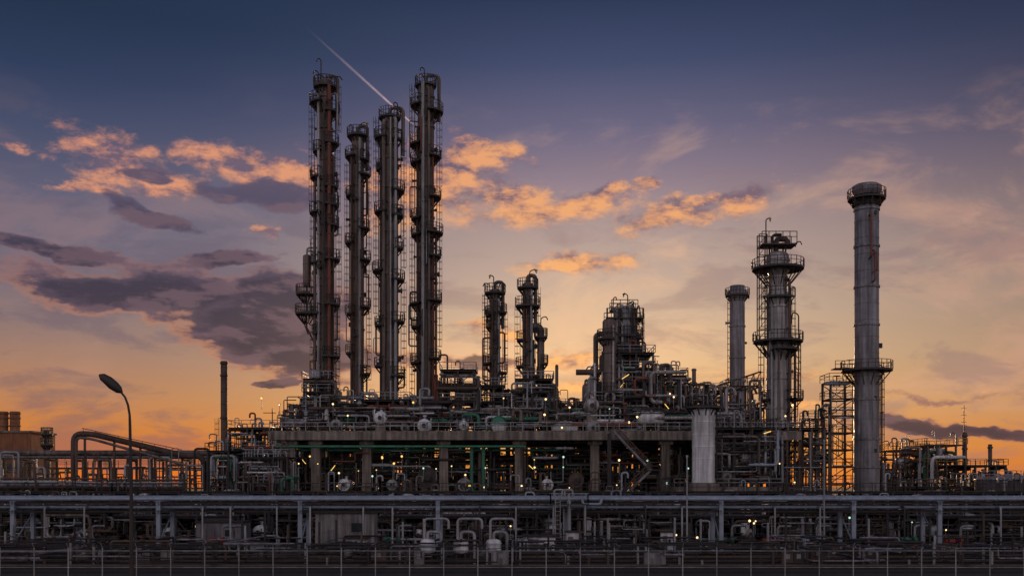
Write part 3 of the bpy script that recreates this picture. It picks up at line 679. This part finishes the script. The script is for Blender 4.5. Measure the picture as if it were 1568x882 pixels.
for i in range(7):
    for k in range(3): b.box(X0_+1.6+i*2.3, 229.97, 3+k*4.2, 1.2, .12, 1.8, 'window_glass'); b.box(X0_+1.6+i*2.3, 229.9, 3+k*4.2-1, 1.5, .2, .15, 'concrete')
b.done()
for px, pt in ((5, 630), (23, 630)):
    tower('boiler_chimney', px, pt, 720, 15, 233, 'orange_brick', bands=[pt+3, pt+10, pt+22], dome=False, seg=24)
tower('flare_knockout_column', 72, 658, 760, 9, 200, 'brown_steel', plats=[(664, -180, 180, 4), (680, -180, 180, 5)], bands=[670, 690])
tower('flue_stack', 444, 618, 700, 5, 190, 'brown_steel', bands=[622], dome=False, seg=12)
b = B('light_mast'); X_, Y_, Z_ = loc(417, 625, 180); b.cyl((X_, Y_, 0), (X_, Y_, Z_), .09, 'dark_steel', 6); b.beam((X_-1.6, Y_, Z_-.8), (X_+.6, Y_, Z_-.8), .12, .12, 'dark_steel'); b.done()

# ================================================================== FOREGROUND PIPE RACK
b = B('foreground_pipe_rack')
z = lambda p, D=108: loc(0, p, D)[2]; X = lambda p, D=108: loc(p, 0, D)[0]
for (yy, zz, r, m_) in ((107, 5.72, .2, 'blue_grey_pipe'), (107.9, 5.8, .24, 'blue_grey_pipe'), (108.8, 5.7, .14, 'dark_steel'), (109.7, 5.82, .26, 'blue_grey_pipe'), (110.6, 5.68, .14, 'brown_steel'),
                        (107.3, 4.86, .16, 'blue_grey_pipe'), (108.2, 4.88, .2, 'dark_steel'), (109.6, 4.9, .16, 'galvanised_steel')):
    b.tube([(-95, yy, zz), (95, yy, zz)], r, m_, 14)
    xx = -90+yy % 1*8
    while xx < 92:
        b.cyl((xx-.08, yy, zz), (xx+.08, yy, zz), r+.06, m_, 14); b.box(xx+3, yy, zz-r-.02, .35, .16, .16, 'dark_steel'); xx += 11.3
for zz in (5.32, 4.45):
    for yy in (106.6, 111): b.ibeam((-95, yy, zz), (95, yy, zz), .2, 'dark_steel')
for px in (-190, 30, 250, 464, 672, 870, 1100, 1300, 1430, 1640):
    for yy in (106.6, 111): b.ibeam((X(px), yy, 0), (X(px), yy, 5.5), .42, 'blue_grey_pipe'); b.box(X(px), yy, .15, .9, .9, .3, 'worn_tarmac')
    for zz in (5.32, 4.45): b.ibeam((X(px), 106, zz), (X(px), 111.5, zz), .3, 'blue_grey_pipe')
    b.beam((X(px), 106.6, 1), (X(px), 111, 4.2), .12, .12, 'blue_grey_pipe')
for px in (855, 862, 895, 480, 1248, 604, 140, 360, 560, 1180, 1375, 1520, 985, 735, 80, 318, 430, 790, 1040):
    b.tube([(X(px), 107.3, 4.9), (X(px), 106.2, 4.9), (X(px), 106.2, .2)], .1, 'dark_steel' if px % 2 else 'galvanised_steel', 8)
for px in (848, 860):
    b.tube([(X(px), 107, 5.9), (X(px), 107, 6.7), (X(px)+1.1, 107, 6.7), (X(px)+1.1, 107, 5.9)], .1, 'galvanised_steel', 8)
b.tube([(X(890), 106, 5.9), (X(890), 106, 5.2), (X(918), 106, 5.2), (X(918), 106, 5.9)], .15, 'blue_grey_pipe', 8)
b.done()
b = B('pipe_gantry_crossover')
frame(b, X(846), X(893), 105.0, 106.0, [0, 5.2], 2, 1, 'galvanised_steel', .16, random.Random(2), 0); ladder(b, X(852), 104.7, 0, 6.2, -90, 'galvanised_steel', False)
b.done()
for px, pt in ((1262, 676), (1052, 700)):
    b = B('utility_mast'); X_, Y_, Z_ = loc(px, pt, 104); b.tube([(X_, Y_, 0), (X_, Y_, Z_)], [.11, .06], 'galvanised_steel', 8, 0); b.box(X_, Y_, .1, .5, .5, .2, 'concrete'); b.box(X_, Y_, Z_+.1, .2, .2, .25, 'galvanised_steel'); b.done()

# ================================================================== GROUND-LEVEL EQUIPMENT
gm = ['dark_steel']*8+['galvanised_steel']*3+['brown_steel']*3+['insulation_cladding', 'blue_grey_pipe', 'stack_cladding', 'aged_column_steel']
tm = ['dark_steel']*6+['worn_tarmac']*2+['stack_cladding', 'brown_steel']
for i in range(8):
    pa = -30+i*205; 
    mod('ground_process_unit', pa, pa+190, 790 if i % 2 else 784, 0, 122+(i % 3)*2, 130+(i % 3)*2, 1, 6, 120+i, 90, base=0, drums=7, m='dark_steel', railm='dark_steel', mats=gm, rs=(.05, .07, .1, .14, .2))
    mod('rear_ground_process_unit', pa, pa+200, 752, 0, 136, 140, 2, 6, 140+i, 70, base=0, drums=4, m='dark_steel', railm='dark_steel', mats=gm, rs=(.08, .12, .18, .26), w=.34)
    b = B('ground_pipe_track'); rg = random.Random(300+i); xa, xb = loc(pa, 0, 97)[0], loc(pa+200, 0, 97)[0]
    pipework(b, xa, xb, 87, 104, .2, 2.2, 40, rg, tm, (.03, .05, .07, .1))
    for k in range(4):
        yy = 86.5+k*3.7; b.tube([(xa-.5, yy, .35+k*.1), (xb+.5, yy, .35+k*.1)], .10+.03*k, 'dark_steel' if k % 2 else 'brown_steel', 8)
    for k in range(16):
        xx = rg.uniform(xa, xb); h_ = rg.uniform(1.2, 4.6); yy = rg.uniform(88, 105)
        if yy < 96: h_ *= .5
        b.ibeam((xx, yy, 0), (xx, yy, h_), .18, rg.choice(('dark_steel', 'galvanised_steel', 'brown_steel')))
        if k % 3 == 0: b.box(xx+1.2, yy, .7, rg.uniform(.6, 1.4), .7, 1.4, rg.choice(('dark_steel', 'stack_cladding', 'brown_steel'))); b.box(xx+1.2, yy-.36, 1.0, .35, .03, .4, 'galvanised_steel')
    b.done()
def shed(name, pa, pb_, pt, D, dep, m, seed=0):
    b = B(name); xa, xb = loc(pa, 0, D)[0], loc(pb_, 0, D)[0]; h = loc(0, pt, D)[2]
    b.box((xa+xb)/2, D+dep/2, h/2, xb-xa, dep, h, m); b.box((xa+xb)/2, D+dep/2, h+.08, xb-xa+.3, dep+.3, .16, 'dark_steel')
    n = int((xb-xa)/.6)
    for i in range(n+1): b.box(xa+(xb-xa)*i/n, D-.015, h/2, .06, .05, h-.1, m)
    b.box(xa+(xb-xa)*.3, D-.05, 1.05, min(.95, (xb-xa)*.4), .06, min(2.1, h*.85), 'stack_cladding'); b.box(xa+(xb-xa)*.72, D-.05, h*.6, (xb-xa)*.2, .06, h*.25, 'window_glass')
    return b.done()
shed('analyser_shelter', 483, 572, 786, 117, 3.5, 'insulation_cladding'); shed('switch_cabinet', 530, 562, 825, 105, 1.2, 'galvanised_steel')
shed('instrument_cabin', 802, 850, 822, 100, 3, 'white_paint'); shed('switch_cabinet', 868, 888, 815, 101, 1.2, 'white_paint')
shed('switch_cabinet', 1013, 1030, 815, 104, 1, 'white_paint'); shed('analyser_shelter', 300, 372, 800, 117, 3.5, 'stack_cladding')
for px in (655, 706, 756):
    b = B('pump_filter_vessel'); X_, Y_, Z_ = loc(px, 826, 93); drum_v(b, X_, Y_, 0, Z_+.1, .68, 'white_paint')
    b.tube([(X_-.3, Y_, Z_-.2), (X_-.3, Y_, Z_+1.9), (X_+1.9, Y_, Z_+1.9), (X_+1.9, Y_, Z_+1)], .13, 'galvanised_steel', 10); b.done()
for k, px in enumerate((330, 345, 1110, 1180, 1240, 1390, 1460, 130, 600)):
    b = B('centrifugal_pump'); X_, Y_, _ = loc(px, 0, 114+k % 3)
    c_ = ('red_paint', 'blue_grey_pipe', 'green_paint')[k % 3]
    b.box(X_, Y_, .25, 2.4, 1, .5, 'concrete'); b.cyl((X_-.9, Y_, .95), (X_+.1, Y_, .95), .38, c_, 14); b.cyl((X_+.1, Y_, .95), (X_+.6, Y_, .95), .12, 'dark_steel', 8)
    b.cyl((X_+.6, Y_, .95), (X_+.95, Y_, .95), .5, c_, 16); b.tube([(X_+.8, Y_, 1.3), (X_+.8, Y_, 2.6), (X_+2.2, Y_, 2.6)], .14, 'galvanised_steel', 8); b.done()

# ================================================================== FENCE
b = B('chain_link_fence'); D = 72
xx = -48.0
while xx <= 48:
    b.cyl((xx, D, 0), (xx, D, 2.75), .045, 'galvanised_steel', 6); b.beam((xx, D, 2.7), (xx, D-.3, 3.05), .05, .05, 'galvanised_steel'); xx += 2.4
for zz in (2.5, 1.35, .15): b.tube([(-50, D, zz), (50, D, zz)], .03, 'galvanised_steel', 5)
for k in range(3): b.tube([(-50, D-.1*k-.05, 2.8+.1*k), (50, D-.1*k-.05, 2.8+.1*k)], .012, 'dark_steel', 4)
n = 480
for i in range(n):
    for sg in (-1, 1):
        xa = -49+i*.2; b.beam((xa, D+.02*sg, .15), (xa+sg*1.2, D+.02*sg, 2.5), .006, .006, 'brown_steel')
b.done()

# ================================================================== STREET LAMP
b = B('street_lamp'); D = 45
X = lambda p: loc(p, 0, D)[0]; z = lambda p: loc(0, p, D)[2]
pts = [(X(202), D, 0), (X(201), D, z(760)), (X(199), D, z(650))]
for (px, py) in ((198.5, 635), (196, 620), (191.5, 608), (185, 600)): pts.append((X(px), D, z(py)))
b.tube(pts, [.1, .075, .06, .05, .05, .045, .045], 'dark_steel', 10, 0)
hp = [(X(187), D, z(601)), (X(182), D, z(597)), (X(176), D, z(591)), (X(166), D, z(583)), (X(157), D, z(577)), (X(152), D, z(574))]
b.tube(hp, [.05, .17, .2, .21, .17, .05], 'dark_steel', 14, 0)
b.tube([(X(180), D, z(598.5)), (X(170), D, z(590.5)), (X(160), D, z(583))], [.1, .15, .1], 'window_glass', 12, 0)
b.cyl((X(202), D, 0), (X(202), D, .9), .14, 'dark_steel', 12); b.done()

# ================================================================== CONTRAIL
ct = bpy.data.materials.new('contrail_vapour'); ct.use_nodes = True; nt = ct.node_tree; nt.nodes.clear()
o_ = nt.nodes.new('ShaderNodeOutputMaterial'); mx = nt.nodes.new('ShaderNodeMixShader'); tr = nt.nodes.new('ShaderNodeBsdfTransparent'); em = nt.nodes.new('ShaderNodeEmission')
at = nt.nodes.new('ShaderNodeAttribute'); at.attribute_name = 'fade'
em.inputs[0].default_value = (*lin((225, 190, 195)), 1); em.inputs[1].default_value = .8
nt.links.new(at.outputs['Fac'], mx.inputs[0]); nt.links.new(tr.outputs[0], mx.inputs[1]); nt.links.new(em.outputs[0], mx.inputs[2]); nt.links.new(mx.outputs[0], o_.inputs[0])
A_, C_ = Vector(loc(455, 30, 7000)), Vector(loc(636, 194, 9000)); n = 60; vs = []; fs = []; fd = []
d = (C_-A_).normalized(); side = d.cross(Vector((0, 1, 0))).normalized()
for i in range(n+1):
    t = i/n; p = A_+(C_-A_)*t; w = 7+9*math.sin(t*pi)**.6*(.8+.4*random.Random(i).random()); a = max(0, min(1, (t-.05)*1.3))**1.4*(.85 if t < .97 else .3)
    for k, q in ((-1, 0), (-.35, a), (.35, a), (1, 0)):
        vs.append(tuple(p+side*w*k)); fd.append(q*(.75+.25*random.Random(i*7+1).random()))
for i in range(n):
    for k in range(3): fs.append((i*4+k, i*4+k+1, i*4+k+5, i*4+k+4))
me = bpy.data.meshes.new('contrail'); me.from_pydata(vs, [], fs); a_ = me.attributes.new('fade', 'FLOAT', 'POINT'); a_.data.foreach_set('value', fd)
me.materials.append(ct); o = bpy.data.objects.new('contrail', me); scene.collection.objects.link(o)

# ================================================================== SKY
w = bpy.data.worlds.new('World'); scene.world = w; w.use_nodes = True; nt = w.node_tree; nd = nt.nodes; nd.clear(); LK = nt.links.new
try:
    w.cycles.sampling_method = 'MANUAL'; w.cycles.sample_map_resolution = 512
except Exception: pass
class S:
    def __init__(s, k): s.k = k
    def __add__(s, o): return M('ADD', s, o)
    __radd__ = __add__
    def __sub__(s, o): return M('SUBTRACT', s, o)
    def __rsub__(s, o): return M('SUBTRACT', o, s)
    def __mul__(s, o): return M('MULTIPLY', s, o)
    __rmul__ = __mul__
    def __truediv__(s, o): return M('DIVIDE', s, o)
def put(v, inp):
    if isinstance(v, S): LK(v.k, inp)
    else: inp.default_value = v
def M(op, *a, clamp=False):
    n = nd.new('ShaderNodeMath'); n.operation = op; n.use_clamp = clamp
    for i, v in enumerate(a): put(v, n.inputs[i])
    return S(n.outputs[0])
def sstep(v, a, b_, lo=0., hi=1.):
    n = nd.new('ShaderNodeMapRange'); n.interpolation_type = 'SMOOTHSTEP'; put(v, n.inputs[0])
    if a > b_: a, b_, lo, hi = b_, a, hi, lo
    for i, q in enumerate((a, b_, lo, hi)): n.inputs[i+1].default_value = q
    return S(n.outputs[0])
def mixc(f, a, b_, mode='MIX'):
    n = nd.new('ShaderNodeMix'); n.data_type = 'RGBA'; n.blend_type = mode; put(f, n.inputs[0])
    for v, i in ((a, 6), (b_, 7)):
        if isinstance(v, S): LK(v.k, n.inputs[i])
        else: n.inputs[i].default_value = (*v, 1)
    return S(n.outputs[2])
tc = nd.new('ShaderNodeTexCoord'); sp = nd.new('ShaderNodeSeparateXYZ'); LK(tc.outputs['Generated'], sp.inputs[0])
G = tc.outputs['Generated']
x, y, z = (S(sp.outputs[i]) for i in range(3))
az = M('ARCTAN2', x, y); te = z/M('SQRT', x*x+y*y+.00001)
cb = nd.new('ShaderNodeCombineXYZ'); put(az, cb.inputs[0]); put(te, cb.inputs[1]); AT0 = cb.outputs[0]
def ae(px, py):
    a = atan((px-784)/1568); return a, (745-py)/1568*cos(a)
def warped(sc, ax_, ay_, off):
    mp = nd.new('ShaderNodeMapping'); LK(G, mp.inputs[0]); mp.inputs['Location'].default_value = off; mp.inputs['Scale'].default_value = (1, 1, 1.8)
    n = nd.new('ShaderNodeTexNoise'); n.inputs['Scale'].default_value = sc; n.inputs['Detail'].default_value = 5; n.inputs['Roughness'].default_value = .6; LK(mp.outputs[0], n.inputs[0])
    a = nd.new('ShaderNodeVectorMath'); a.operation = 'SUBTRACT'; LK(n.outputs['Color'], a.inputs[0]); a.inputs[1].default_value = (.5, .5, .5)
    m = nd.new('ShaderNodeVectorMath'); m.operation = 'MULTIPLY'; LK(a.outputs[0], m.inputs[0]); m.inputs[1].default_value = (ax_, ay_, 0)
    s_ = nd.new('ShaderNodeVectorMath'); s_.operation = 'ADD'; LK(m.outputs[0], s_.inputs[0]); LK(AT0, s_.inputs[1]); return s_.outputs[0]
def ramp(stops, px):
    n = nd.new('ShaderNodeValToRGB'); put(M('MULTIPLY', te, 1.6, clamp=True), n.inputs[0]); cr = n.color_ramp
    st = sorted([(max(0, ae(px, py)[1]*1.6), c) for py, c in stops])
    cr.elements[0].position = st[0][0]; cr.elements[0].color = (*lin(st[0][1]), 1)
    cr.elements[1].position = st[-1][0]; cr.elements[1].color = (*lin(st[-1][1]), 1)
    for p, c in st[1:-1]:
        e = cr.elements.new(p); e.color = (*lin(c), 1)
    return S(n.outputs[0])
cl = ramp([(0,(34,49,74)),(100,(46,60,90)),(200,(70,78,106)),(300,(96,95,118)),(380,(110,102,119)),(450,(126,109,116)),(500,(144,117,112)),(550,(164,124,104)),(600,(184,128,90)),(650,(202,125,64)),(690,(216,117,44)),(742,(226,108,28))], 60)
cc = ramp([(0,(43,56,86)),(100,(66,76,108)),(200,(106,101,128)),(280,(144,126,139)),(350,(172,150,146)),(420,(188,164,150)),(480,(204,176,150)),(550,(222,184,142)),(620,(236,178,106)),(680,(236,150,66)),(742,(232,126,38))], 820)
cr_ = ramp([(0,(39,46,69)),(100,(53,57,81)),(200,(79,76,95)),(280,(107,93,103)),(350,(131,111,111)),(450,(146,123,113)),(550,(166,131,106)),(620,(188,134,92)),(670,(202,130,70)),(742,(208,114,46))], 1500)
side = sstep(az, -.3, .3); base = mixc(side, cl, cr_)
q = (az-.08)*M('ADD', 3.7, sstep(az, .0, .25, 0., -.6)); wc = M('EXPONENT', 0-q*q)
base = mixc(wc, base, cc)
def noise(vecsock, sc, det=6, rough=.55, off=(0,0,0), scale=(1,1,1), dist=0.):
    mp = nd.new('ShaderNodeMapping'); LK(vecsock, mp.inputs[0]); mp.inputs['Location'].default_value = off; mp.inputs['Scale'].default_value = scale
    n = nd.new('ShaderNodeTexNoise'); n.inputs['Scale'].default_value = sc; n.inputs['Detail'].default_value = det; n.inputs['Roughness'].default_value = rough
    n.inputs['Distortion'].default_value = dist
    LK(mp.outputs[0], n.inputs[0]); return S(n.outputs[0])
front = sstep(y, -.1, .3)
ga, gt = ae(850, 640)
# thin veil of high cloud, strongest over the centre and right
st = noise(G, 5.5, 6, .6, (1.3, 0, .4), (1, 1, 2.6), .5)
vr = sstep(az, -.25, .05)
stm = sstep(st, .46, .66)*sstep(te, .02, .10)*sstep(te, .40, .27)
base = mixc(stm*(vr*.34+.16), base, mixc(wc, lin((200, 148, 130)), lin((238, 188, 146))))
st2 = noise(G, 8, 6, .62, (7.3, 2, .4), (1, 1, 3.2), .4)
base = mixc(sstep(st2, .47, .62)*sstep(te, .36, .2)*.44, base, mixc(vr, lin((96, 86, 106)), lin((138, 114, 118))))
def blobs(lst, AT):
    out = None
    for (px, py, rx, ry, ang) in lst:
        a, t = ae(px, py); mp = nd.new('ShaderNodeMapping'); mp.vector_type = 'TEXTURE'; LK(AT, mp.inputs[0])
        mp.inputs['Location'].default_value = (a, t, 0); mp.inputs['Rotation'].default_value = (0, 0, radians(ang)); mp.inputs['Scale'].default_value = (rx/1568, ry/1568, 1)
        vl = nd.new('ShaderNodeVectorMath'); vl.operation = 'LENGTH'; LK(mp.outputs[0], vl.inputs[0])
        v = 1-S(vl.outputs['Value'])
        out = v if out is None else M('MAXIMUM', out, v)
    return M('MAXIMUM', out, -1.0)
AL = warped(11, .14, .05, (2, 5, 1)); AD = warped(7, .20, .05, (8, 1, 3))
lit = blobs([(160,240,88,48,-10),(245,290,140,24,-4),(310,246,60,20,-10),(425,262,100,36,-5),(120,293,80,11,0),(700,260,86,78,0),(775,242,60,32,-12),(630,290,90,70,0),(845,326,180,30,5),(750,308,100,28,0),(930,304,60,24,10),(1055,332,150,32,12),(998,290,34,14,20),(425,355,44,18,0),(880,410,115,24,8),(730,505,75,18,4),(850,545,50,18,0),(1120,302,130,22,10),(860,600,100,14,0),(1450,612,130,9,-3),(1190,575,120,12,3),(5,226,26,12,0),(1200,620,100,9,0)], AL)
drk = blobs([(215,445,225,40,-3),(380,505,205,64,-14),(440,455,120,44,0),(120,430,95,24,0),(50,383,125,13,-4),(335,405,95,12,5),(215,332,76,20,-24),(395,296,95,24,-5),(470,545,120,30,-6),(440,582,60,9,0),(1460,648,200,13,-4),(690,552,80,15,0),(250,268,50,14,0)], AD)
NS = (1, 1, 2.1)
NA = noise(G, 20, 8, .64, (0,0,0), NS, .1); NB = noise(G, 20, 8, .64, (.0, 0, -.024), NS, .1)
dl = lit*1.5+(NA-.5)*3.6-.16
ml = sstep(dl, -.1, 1.0)
rel = M('MULTIPLY_ADD', NA-NB, 5.0, .42, clamp=True)
shade = mixc(sstep(te, .05, .35), lin((156, 112, 102)), lin((108, 92, 112)))
bright = mixc(sstep(te, .08, .33), lin((246, 172, 108)), lin((222, 148, 116)))
clit = mixc(rel, shade, bright)
clit = mixc(wc*.5*rel, clit, lin((255, 184, 104)))
base = mixc(ml*.9, base, clit)
ND = noise(G, 15, 8, .6, (5, 3, 1), (1, 1, 3.0), .1); ND2 = noise(G, 15, 8, .6, (5, 3, .955), (1, 1, 3.0), .1)
dd = drk*2.0+(ND-.5)*2.9
md = sstep(dd, -.05, .6)
rim = sstep(ND-ND2, -.02, .12)
cd = mixc(sstep(te, .07, .28), lin((92, 70, 78)), lin((88, 80, 102)))
cd = mixc(sstep(dd, .3, 1.2)*sstep(te, .30, .2)*.75, cd, lin((46, 43, 60)))
cd = mixc(rim*.42, cd, lin((134, 104, 112)))
belly = sstep(dd, -.05, .15)*sstep(dd, .65, .25)*sstep(te, .24, .14)
cd = mixc(belly*.6, cd, lin((222, 146, 100)))
base = mixc(md*.94, base, cd)
u = (az-ga)*5.0; v = (te-gt)*8.5
glow = M('EXPONENT', 0-(u*u+v*v))
base = mixc(glow*.7, base, (.26, .13, .04), 'ADD')
back = nd.new('ShaderNodeValToRGB'); put(M('MULTIPLY', te, .5, clamp=True), back.inputs[0])
back.color_ramp.elements[0].color = (.58, .48, .47, 1); back.color_ramp.elements[1].color = (.12, .14, .21, 1); e = back.color_ramp.elements.new(.3); e.color = (.42, .39, .45, 1)
fin = mixc(front, S(back.outputs[0]), base)
ns = nd.new('ShaderNodeTexSky'); ns.sky_type = 'NISHITA'; ns.sun_disc = False
SUN_EL, SUN_AZ = radians(4), atan((850-784)/1568)
ns.sun_elevation = SUN_EL; ns.sun_rotation = SUN_AZ
bg1 = nd.new('ShaderNodeBackground'); LK(fin.k, bg1.inputs[0]); bg1.inputs[1].default_value = 1.0
bg2 = nd.new('ShaderNodeBackground'); LK(ns.outputs[0], bg2.inputs[0]); bg2.inputs[1].default_value = .0012
ad = nd.new('ShaderNodeAddShader'); LK(bg1.outputs[0], ad.inputs[0]); LK(bg2.outputs[0], ad.inputs[1])
wo = nd.new('ShaderNodeOutputWorld'); LK(ad.outputs[0], wo.inputs[0])

sl = bpy.data.lights.new('sun', 'SUN'); sl.energy = 2.8; sl.angle = radians(.5); sl.color = (1, .60, .32)
so = bpy.data.objects.new('sun', sl); scene.collection.objects.link(so)
dv = Vector((sin(SUN_AZ)*cos(SUN_EL), cos(SUN_AZ)*cos(SUN_EL), sin(SUN_EL)))
so.rotation_euler = dv.to_track_quat('Z', 'Y').to_euler(); so.location = (0, 300, 60)

cam = bpy.data.cameras.new('camera'); co = bpy.data.objects.new('camera', cam); scene.collection.objects.link(co)
co.location = (0, 0, CAM_H); co.rotation_euler = (radians(90), 0, 0)
cam.sensor_width = 36; cam.lens = 36; cam.shift_y = (745-441)/1568; cam.clip_end = 30000; cam.clip_start = .5
scene.camera = co
scene.view_settings.view_transform = 'Standard'; scene.view_settings.look = 'None'; scene.view_settings.exposure = 0
print('verts', sum(len(o.data.vertices) for o in scene.objects if o.type == 'MESH'))
